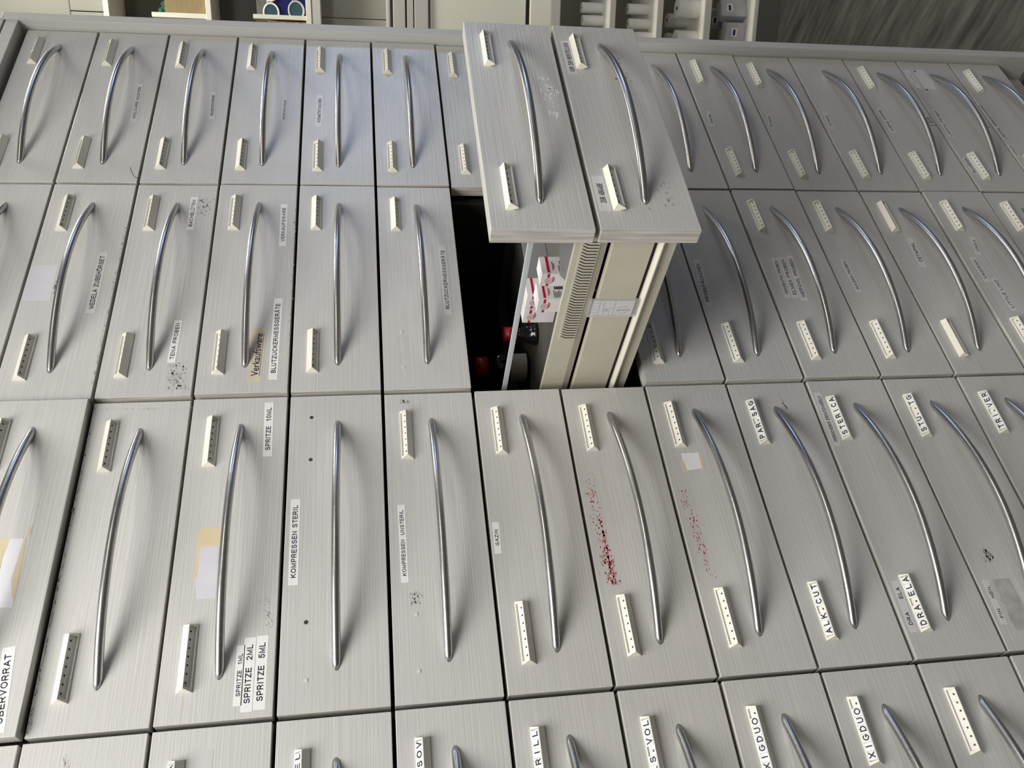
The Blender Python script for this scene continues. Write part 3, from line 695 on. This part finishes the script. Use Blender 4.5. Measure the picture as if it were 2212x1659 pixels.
# ---- things lying in the upper tray
TRAY = ZF - 6 - 0.985 + 0.035
def carton(X, y, w, dpt, h, label):
    o = empty('medicine_box', (X * S, y * S, TRAY * S), label, 'medicine box', 'medicine boxes in the open tray')
    bm = bmesh.new(); e = 0.0004
    box(bm, 0, w * S, 0, dpt * S, 0, h * S, 0, 0.0004)
    link('carton', bm, M['box_white'], o)
    bm = bmesh.new()
    xx = w * 0.0
    # red band over front face and end face, bar code, text lines, round emblem
    kb = h * 0.80
    box(bm, 0.02 * S, w * S, -e, 0, (kb - 0.012) * S, (kb + 0.012) * S, 0)
    box(bm, -e, 0, 0.0, dpt * 0.28 * S, (kb - 0.012) * S, (kb + 0.012) * S, 0)
    box(bm, -e, 0, dpt * 0.82 * S, dpt * S, (kb - 0.012) * S, (kb + 0.012) * S, 0)
    cy_, rr = dpt * 0.55, 0.040
    tube(bm, [(-e, (cy_ + rr * math.cos(t)) * S, (kb - 0.01 + rr * math.sin(t)) * S) for t in [2 * math.pi * i / 20 for i in range(20)]], 0.0014 * S, 4, 0, True)
    for k in range(4):
        a = math.pi / 4 + k * math.pi / 2
        tube(bm, [(-e, (cy_ + 0.016 * math.cos(a) + 0.012 * math.cos(t)) * S, (kb - 0.01 + 0.016 * math.sin(a) + 0.012 * math.sin(t)) * S) for t in [2 * math.pi * i / 8 for i in range(8)]], 0.0010 * S, 4, 0, True)
    for z, a0, a1 in ((0.66, 0.2, 0.7), (0.62, 0.3, 0.6)):
        box(bm, w * a0 * S, w * a1 * S, -e, 0, h * z * S, (h * z + 0.005) * S, 0)
        box(bm, -e, 0, dpt * a0 * S, dpt * a1 * S, h * z * S, (h * z + 0.005) * S, 0)
    for i in range(9):
        box(bm, w * 0.58 * S, w * 0.74 * S, -e, 0, (h * 0.44 - i * 0.011) * S, (h * 0.44 - i * 0.011 + (0.008 if i % 2 else 0.004)) * S, 1)
    for i in range(7):
        box(bm, w * 0.10 * S, w * (0.42 if i % 3 else 0.5) * S, -e, 0, (h * 0.48 - i * 0.018) * S, (h * 0.48 - i * 0.018 + 0.004) * S, 1)
    link('printing', bm, [M['box_red'], M['ink']], o)
    return o
carton(3.62, -1.617, 0.24, 0.175, 0.355, 'white medicine box with red band, nearest to the drawer front')
carton(3.62, -1.238, 0.24, 0.20, 0.335, 'white medicine box with red band, second behind the drawer front')
carton(4.00, -0.88, 0.26, 0.21, 0.36, 'white medicine box with red band, shaded, standing behind the lit pair')
carton(4.00, -0.64, 0.26, 0.22, 0.36, 'darkest white medicine box with red band, deepest in the tray')
def bottle(X, y, r, h, label, lab0=0.04, lab1=0.26, paper=True):
    o = empty('bottle', (X * S, y * S, TRAY * S), label, 'bottle', 'bottles in the open tray')
    bm = bmesh.new()
    prof = [(0.85 * r, 0), (r, 0.03), (r, h - 0.36), (0.55 * r, h - 0.22), (0.5 * r, h - 0.16)]
    for i in range(len(prof) - 1):
        cyl(bm, (0, 0), prof[i][0] * S, prof[i][1] * S, prof[i + 1][1] * S, 24, 0, 'z', prof[i + 1][0] * S)
    bmesh.ops.remove_doubles(bm, verts=bm.verts, dist=1e-6)
    link('body', bm, M['bottle'], o)
    bm = bmesh.new(); cyl(bm, (0, 0), 0.62 * r * S, (h - 0.17) * S, h * S, 20, 0, 'z')
    link('cap', bm, M['cap'], o)
    if not paper: return
    bm = bmesh.new(); n = 12; vs = []
    for i in range(n + 1):
        a = math.radians(150 + 130 * i / n)
        vs.append([bm.verts.new((math.cos(a) * (r + 0.004) * S, math.sin(a) * (r + 0.004) * S, z * S)) for z in (lab0, lab1)])
    for i in range(n): bm.faces.new((vs[i][0], vs[i + 1][0], vs[i + 1][1], vs[i][1]))
    link('paper_label', bm, M['shelf_back'], o)  # white label greyed in colour to stand in for the dim interior
bottle(4.55, 0.45, 0.15, 0.42, 'dark bottle with red cap beside the medicine boxes', paper=False)
bottle(4.65, 1.25, 0.22, 0.72, 'taller dark bottle with red cap, deepest inside the cabinet')

# ---------------------------------------------------------------- carcass
cab = empty('apothecary_cabinet', (0, 0, 0), 'grey painted cabinet body with end panel that holds all the drawers', 'cabinet')
def wb(name, parent, m, X0, X1, y0, y1, k0, k1, bev=0.0):
    bm = bmesh.new(); box(bm, X0 * S, X1 * S, y0 * S, y1 * S, (ZF - k1) * S, (ZF - k0) * S, 0, bev * S)
    return link(name, bm, m, parent)
DEEP = 5.4
wb('side_panel', cab, M['trim'], 10.150, 10.315, -0.180, DEEP, -0.32, 16.62, 0.012)
wb('side_panel', cab, M['trim'], -PITCH - 0.2, -PITCH - 0.02, -0.02, DEEP, -0.32, 16.24, 0.012)
for X in (0.0, PITCH, 2 * PITCH):
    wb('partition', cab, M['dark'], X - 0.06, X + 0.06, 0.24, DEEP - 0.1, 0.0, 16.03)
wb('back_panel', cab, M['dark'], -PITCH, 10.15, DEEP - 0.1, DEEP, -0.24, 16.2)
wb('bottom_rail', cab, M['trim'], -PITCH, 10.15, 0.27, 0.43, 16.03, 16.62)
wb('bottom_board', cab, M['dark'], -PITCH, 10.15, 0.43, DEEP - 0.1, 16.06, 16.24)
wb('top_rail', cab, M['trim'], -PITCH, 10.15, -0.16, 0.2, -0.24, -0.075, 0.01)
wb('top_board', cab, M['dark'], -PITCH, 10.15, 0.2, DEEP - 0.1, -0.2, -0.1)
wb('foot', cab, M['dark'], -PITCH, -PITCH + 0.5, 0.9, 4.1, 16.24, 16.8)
wb('foot', cab, M['dark'], 9.4, 9.9, 0.9, 4.1, 16.24, 16.8)
bm = bmesh.new()
for (c, r) in D:
    if (c, r) in (('B', 6), ('B', 7)): continue
for X in (0.078, PITCH - 0.078):
    for r in range(5, 9):
        box(bm, (PITCH + X - 0.014) * S, (PITCH + X + 0.014) * S, 0.3 * S, (DEEP - 0.2) * S, (ZF - r - 0.98) * S, (ZF - r - 0.90) * S)
link('drawer_runner', bm, M['alu'], cab)
up = empty('upper_cabinet', (0, 0, 0), 'upper cabinet above the drawers, grey painted panel and end trim', 'cabinet')
wb('door_panel', up, M['paint'], -PITCH, 10.13, -0.175, 0.0, -6.0, -0.262, 0.02)
wb('side_panel', up, M['trim'], 10.150, 10.315, -0.195, DEEP, -6.0, -0.37, 0.02)
wb('top_board', up, M['trim'], -PITCH, 10.15, 0.0, DEEP, -0.36, -0.27)

# ---------------------------------------------------------------- the room
def st(name, m, x0, x1, y0, y1, z0, z1):
    bm = bmesh.new(); box(bm, x0, x1, y0, y1, z0, z1)
    return tag(link(name, bm, m), kind='structure')
RX0, RX1, RY0, RY1 = -3.2, 5.0, -4.0, 1.7
st('floor', M['floor'], RX0, RX1, RY0, RY1, -0.05, 0)
st('ceiling', M['ceiling'], RX0, RX1, RY0, RY1, CEIL, CEIL + 0.05)
st('wall_left', M['wall'], RX0 - 0.1, RX0, RY0, RY1, 0, CEIL)
st('wall_back', M['wall'], RX0, RX1, RY1, RY1 + 0.1, 0, CEIL)
st('wall_front', M['wall'], RX0, RX1, RY0 - 0.1, RY0, 0, CEIL)
WY0, WY1, WZ0, WZ1 = WIN_Y - 0.60, WIN_Y + 0.60, WIN_Z - 0.66, WIN_Z + 0.66
bm = bmesh.new()
box(bm, RX1, RX1 + 0.1, RY0, WY0, 0, CEIL); box(bm, RX1, RX1 + 0.1, WY1, RY1, 0, CEIL)
box(bm, RX1, RX1 + 0.1, WY0, WY1, 0, WZ0); box(bm, RX1, RX1 + 0.1, WY0, WY1, WZ1, CEIL)
tag(link('wall_right', bm, M['wall']), kind='structure')
bm = bmesh.new()
for a in ((WY0, WY0 + 0.05, WZ0, WZ1), (WY1 - 0.05, WY1, WZ0, WZ1), (WY0, WY1, WZ0, WZ0 + 0.05), (WY0, WY1, WZ1 - 0.05, WZ1)):
    box(bm, RX1 - 0.01, RX1 + 0.06, *a)
win = tag(link('window_1', bm, M['shelf_white']), kind='structure')
bm = bmesh.new(); box(bm, RX1 + 0.03, RX1 + 0.036, WY0 + 0.05, WY1 - 0.05, WZ0 + 0.05, WZ1 - 0.05)
link('window_pane', bm, M['clearp'], win)
for i, (lx, ly, lsx, lsy, lp) in enumerate(LAMPS_AND_FILLS):
    o = empty('ceiling_and_fill_light', (lx, ly, CEIL), 'flat rectangular ceiling light of a set that includes added fill lamps' , 'ceiling light', 'ceiling lights over the aisle')  # set includes unseen fill lamps added to brighten shelving and fronts
    bm = bmesh.new(); box(bm, -lsx / 2 - 0.02, lsx / 2 + 0.02, -lsy / 2 - 0.02, lsy / 2 + 0.02, -0.03, 0); link('housing', bm, M['housing'], o)
    bm = bmesh.new(); box(bm, -lsx / 2, lsx / 2, -lsy / 2, lsy / 2, -0.036, -0.03); link('diffuser', bm, M['lamp'], o)

# ---------------------------------------------------------------- shelving behind the end panel
P0 = Vector((20.063 * S, 4.353 * S, 0))
KK = lambda k: 4.937 + (k - 4.937) * 0.975
UM = Matrix(((0.6, 0.8, 0, P0.x), (-0.8, 0.6, 0, P0.y), (0, 0, 1, 0), (0, 0, 0, 1)))   # local x = along the front, y = into the unit
def ub(name, parent, m, s0, s1, y0, y1, k0, k1, bev=0.0):
    bm = bmesh.new(); box(bm, -s1 * S, -s0 * S, y0 * S, y1 * S, (ZF - KK(k1)) * S, (ZF - KK(k0)) * S, 0, bev * S)
    o = link(name, bm, m, parent)
    if parent is None: o.matrix_world = UM
    return o
def unit(name, label, cat):
    o = empty(name, (0, 0, 0), label, cat); o.matrix_world = UM
    return o
SA, SB = -5.0, 5.0
sh = unit('open_shelf', 'white open shelves above the gloss door, beyond the end panel', 'shelf')
for k0, k1 in ((-1.92, -1.78), (0.68, 0.82), (3.31, 3.46)):
    ub('shelf_board', sh, M['shelf'], SA, SB, 0, 3.0, k0, k1, 0.015)
ub('back_panel', sh, M['shelf_back'], SA, SB, 3.0, 3.1, -5.5, 3.46)
ub('divider', sh, M['shelf'], 1.00, 1.12, 0.03, 3.0, -0.72, 0.68, 0.01)
ub('divider', sh, M['shelf'], 0.95, 1.06, 0.03, 3.0, 1.90, 3.31, 0.01)
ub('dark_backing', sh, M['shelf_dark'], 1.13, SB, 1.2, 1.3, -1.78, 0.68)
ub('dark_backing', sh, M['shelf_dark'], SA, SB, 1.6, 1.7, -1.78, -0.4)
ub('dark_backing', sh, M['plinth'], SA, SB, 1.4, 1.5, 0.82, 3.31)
low = unit('counter_cabinet', 'white counter cabinet with gloss door and four roll compartments', 'cabinet')
ub('side_strip', low, M['shelf_grey'], SA, SB, 0.02, 3.0, 3.47, 3.70)
ub('recess_panel', low, M['shelf_back'], SA, 0.87, 0.8, 0.9, 3.70, 5.58)
ub('recess_panel', low, M['shelf_back'], 0.90, SB, 0.75, 0.9, 3.70, 5.58)
ub('recess_floor', low, M['shelf_grey'], SA, SB, 0.1, 0.8, 5.50, 5.60, 0.03)
ub('frame_post', low, M['shelf_grey'], SA, SB, 0.0, 0.9, 5.68, 6.02, 0.02)
ub('frame_post', low, M['shelf_grey'], SA, SB, 0.02, 0.9, 6.06, 6.24, 0.01)
ub('frame_post', low, M['shelf_grey'], SA, SB, 0.0, 0.9, 6.27, 6.66, 0.02)
ub('gloss_door', low, M['door_gloss'], SA, SB, 0.10, 0.3, 6.72, 9.45, 0.03)
ub('door_lock', low, M['alu'], 1.13, 1.40, 0.04, 0.1, 8.86, 9.12, 0.01)
ub('seam', low, M['black'], SA, SB, 0.2, 0.9, 9.45, 9.56)
ub('drawer_front', low, M['shelf_white'], SA, SB, 0.02, 0.9, 9.56, 10.14, 0.02)
ub('frame_rail', low, M['shelf_grey'], SA, SB, 0.0, 2.6, 10.14, 10.44, 0.02)
for k0, k1 in ((11.91, 12.07), (13.33, 13.50), (14.78, 14.98), (16.33, 16.44)):
    ub('shelf_edge', low, M['shelf_grey'], SA, SB, 0.0, 0.06, k0 - 0.004, k1, 0.01)
    ub('shelf_board', low, M['shelf_white'], SA, SB, 0.06, 2.6, k0, k1)
ub('back_panel', low, M['shelf_back'], SA, SB, 2.6, 2.7, 10.4, 16.4)
ub('plinth', low, M['plinth'], SA, SB, 0.0, 0.2, 16.44, 17.1)
def place(o, s, y, k, rz=0.0):
    o.matrix_world = UM @ Matrix.Translation((-s * S, y * S, (ZF - KK(k)) * S)) @ Matrix.Rotation(rz, 4, 'Z')
def roll_mesh(r, h):
    bm = bmesh.new(); n = 28; ri = r * 0.22
    def ring(rad, z): return [bm.verts.new((math.cos(2 * math.pi * i / n) * rad * S, math.sin(2 * math.pi * i / n) * rad * S, z * S)) for i in range(n)]
    rs = [ring(ri, 0.02), ring(r * 0.97, 0), ring(r, 0.02), ring(r, h - 0.02), ring(r * 0.97, h), ring(ri, h), ring(ri, 0.02)]
    for a in range(6):
        for i in range(n):
            f = bm.faces.new((rs[a][i], rs[a][(i + 1) % n], rs[a + 1][(i + 1) % n], rs[a + 1][i])); f.smooth = a in (2,)
            if a == 5: f.material_index = 1
    bmesh.ops.recalc_face_normals(bm, faces=bm.faces)
    me = bpy.data.meshes.new('gauze_roll'); bm.to_mesh(me); bm.free(); me.materials.append(M['gauze']); me.materials.append(M['black'])
    return me
RM = {r: roll_mesh(r, h) for r, h in ((0.15, 0.62), (0.20, 0.64), (0.26, 0.66))}
for s, y, r, k, w in (
        (0.32, 0.95, 0.15, 11.91, 'topmost compartment, deepest one'), (0.68, 0.80, 0.15, 11.91, 'topmost compartment, middle one'), (1.05, 0.60, 0.15, 11.91, 'topmost compartment, foremost one'),
        (0.30, 0.95, 0.15, 13.33, 'second compartment, deepest one'), (0.72, 0.80, 0.15, 13.33, 'second compartment, middle one'), (1.16, 0.50, 0.20, 13.33, 'second compartment, thicker foremost one'),
        (0.28, 0.55, 0.26, 14.78, 'third compartment, thick one higher in the picture'), (1.12, 0.55, 0.26, 14.78, 'third compartment, thick one beside the end panel'),
        (0.50, 1.45, 0.20, 14.78, 'third compartment, shaded one behind'), (1.05, 1.45, 0.20, 14.78, 'third compartment, shaded one behind beside the panel')):
    o = bpy.data.objects.new('gauze_roll', RM[r]); col.objects.link(o)
    tag(o, 'white roll with dark core standing in the ' + w, 'roll', 'white rolls in the counter cabinet'); place(o, s, y, k)
for s, y, h, w, rz, lb in ((0.25, 0.75, 0.80, 0.52, 0.35, 'near the gloss door, glinting one'), (0.82, 0.70, 0.62, 0.50, -0.15, 'beside the end panel'),
                       (0.40, 1.45, 0.95, 0.55, -0.25, 'behind, tallest one'), (1.35, 0.85, 0.75, 0.50, 0.2, 'close to the end panel, cut by it')):
    o = empty('foil_pack', (0, 0, 0), 'silver grey foil pack in the lowest compartment, ' + lb, 'pack', 'foil packs in the lowest compartment')
    place(o, s, y, 16.33, rz)
    bm = bmesh.new(); box(bm, -w / 2 * S, w / 2 * S, -0.2 * S, 0.2 * S, 0, h * S, 0, 0.03 * S); link('pouch', bm, M['foil'], o)
    bm = bmesh.new(); box(bm, -0.13 * S, 0.10 * S, -0.206 * S, -0.2 * S, (h - 0.35) * S, (h - 0.17) * S)
    box(bm, -0.10 * S, 0.06 * S, -0.209 * S, -0.206 * S, (h - 0.29) * S, (h - 0.22) * S, 1)
    link('sticker', bm, [M['box_white'], M['navy']], o)
# things on the open shelves
o = empty('storage_box', (0, 0, 0), 'large pale grey box on the top open shelf', 'box'); place(o, 0, 0, -1.92)
bm = bmesh.new(); box(bm, -4.0 * S, -0.2 * S, 0.5 * S, 2.4 * S, 0.95 * S, 4.0 * S, 0, 0.03 * S); link('body', bm, M['pale_box'], o)
bm = bmesh.new(); box(bm, -4.0 * S, -1.02 * S, 0.45 * S, 2.3 * S, 0.0, 0.93 * S, 0, 0.02 * S); box(bm, -1.0 * S, 1.0 * S, 0.45 * S, 2.3 * S, 0.0, 0.93 * S, 0, 0.02 * S); link('lower_box', bm, M['pale_box'], o)
o = bpy.data.objects.new('x', None)
bpy.data.objects.remove(o)
bm = bmesh.new(); box(bm, -1.0 * S, 2.0 * S, 0.2 * S, 1.1 * S, 0, 1.06 * S, 0, 0.01 * S)
o = link('cardboard_box', bm, M['card']); tag(o, 'brown cardboard box on the middle open shelf', 'box'); place(o, 0, 0, 0.68)
bm = bmesh.new()
rg = random.Random(3)
for i in range(26):
    bmesh.ops.create_icosphere(bm, subdivisions=1, radius=rg.uniform(0.05, 0.09) * S, matrix=Matrix.Translation((rg.uniform(-1.0, 0.2) * S, rg.uniform(0.3, 0.6) * S, rg.uniform(0.05, 0.17) * S)))
o = link('green_cloth', bm, M['green']); tag(o, 'dark green crumpled cloth lying on the cardboard box', 'cloth'); place(o, 0, 0, 0.68 - 1.06)
bm = bmesh.new(); bmesh.ops.create_uvsphere(bm, u_segments=20, v_segments=12, radius=0.13 * S, matrix=Matrix.Translation((0, 0, 0.13 * S)))
o = link('glass_ball', bm, M['glass'], smooth=True); tag(o, 'small clear glass ball beside the shelf divider', 'ornament'); place(o, 1.36, 0.16, 0.68)
bm = bmesh.new(); box(bm, -4 * S, -1.15 * S + 0.3 * S, 0.3 * S, 1.1 * S, 0, 0.5 * S, 0, 0.02 * S)
o = link('beige_carton', bm, M['beige_label']); tag(o, 'low beige carton on the middle shelf beside the end panel', 'box'); place(o, 0.3, 0.15, 0.68)
# spectacles on the lower open shelf
bm = bmesh.new(); box(bm, -1.0 * S, 2.0 * S, 0.5 * S, 0.6 * S, 0, 1.35 * S, 0, 0.01 * S)
o = link('display_board', bm, M['stone']); tag(o, 'grey mottled display board on the lowest open shelf', 'board'); place(o, 0, 0.2, 3.31)
bm = bmesh.new(); box(bm, -0.95 * S, 1.5 * S, 0.0, 0.18 * S, 0, 0.9 * S, 0, 0.01 * S)
o = link('blue_case', bm, M['navy']); tag(o, 'dark blue flat case behind the spectacles', 'case'); place(o, 0.02, 0.45, 3.31)
def specs(s, y, k, fm, lb, r=0.23, tilt=0.0):
    o = empty('spectacles', (0, 0, 0), lb, 'spectacles', 'spectacles on the open shelf'); place(o, s, y, k)
    for i, cx in enumerate((-1, 1)):
        pts = [((cx * (r + 0.03) + r * math.cos(t)) * S, 0, (0.26 + r * 0.85 * math.sin(t)) * S) for t in [2 * math.pi * j / 28 for j in range(28)]]
        bm = bmesh.new(); tube(bm, pts, 0.026 * S, 8, 0, True); f = link('rim', bm, fm, o)
        bm = bmesh.new(); bm.faces.new([bm.verts.new(p) for p in pts]); 
        for fc in list(bm.faces):
            e = bmesh.ops.extrude_face_region(bm, geom=[fc]); bmesh.ops.translate(bm, verts=[v for v in e['geom'] if isinstance(v, bmesh.types.BMVert)], vec=(0, 0.001, 0))
        link('lens', bm, M['lens'], o)
        bm = bmesh.new(); tube(bm, [(cx * (2 * r + 0.04) * S, 0, 0.34 * S), (cx * (2 * r + 0.03) * S, 0.16 * S, 0.34 * S), (cx * (2 * r) * S, 0.20 * S, 0.30 * S)], 0.018 * S, 6); link('temple', bm, fm, o)
    bm = bmesh.new(); tube(bm, [(-0.04 * S, 0, 0.32 * S), (0, -0.01 * S, 0.35 * S), (0.04 * S, 0, 0.32 * S)], 0.02 * S, 6); link('bridge', bm, fm, o)
specs(0.55, 0.18, 3.31, M['shelf_grey'], 'grey rimmed spectacles standing lowest on the shelf')
specs(0.60, 0.38, 2.62, M['tile'], 'white rimmed spectacles resting above the blue case')
bm = bmesh.new()
for zz in range(5):
    for i in range(46):
        x = -3.0 + i * 0.06
        bmesh.ops.create_icosphere(bm, subdivisions=1, radius=0.042 * S, matrix=Matrix.Translation(((x) * S, (0.03 if (i + zz) % 2 else -0.01) * S, (0.06 + zz * 0.17) * S)) @ Matrix.Diagonal((0.9, 0.8, 2.2, 1)))
box(bm, -3.05 * S, -0.25 * S, 0.02 * S, 0.8 * S, 0, 0.9 * S)
o = link('wicker_basket', bm, M['wicker']); tag(o, 'brown woven wicker basket under the shelf beside the end panel', 'basket'); place(o, 0.85, 0.1, 3.31)
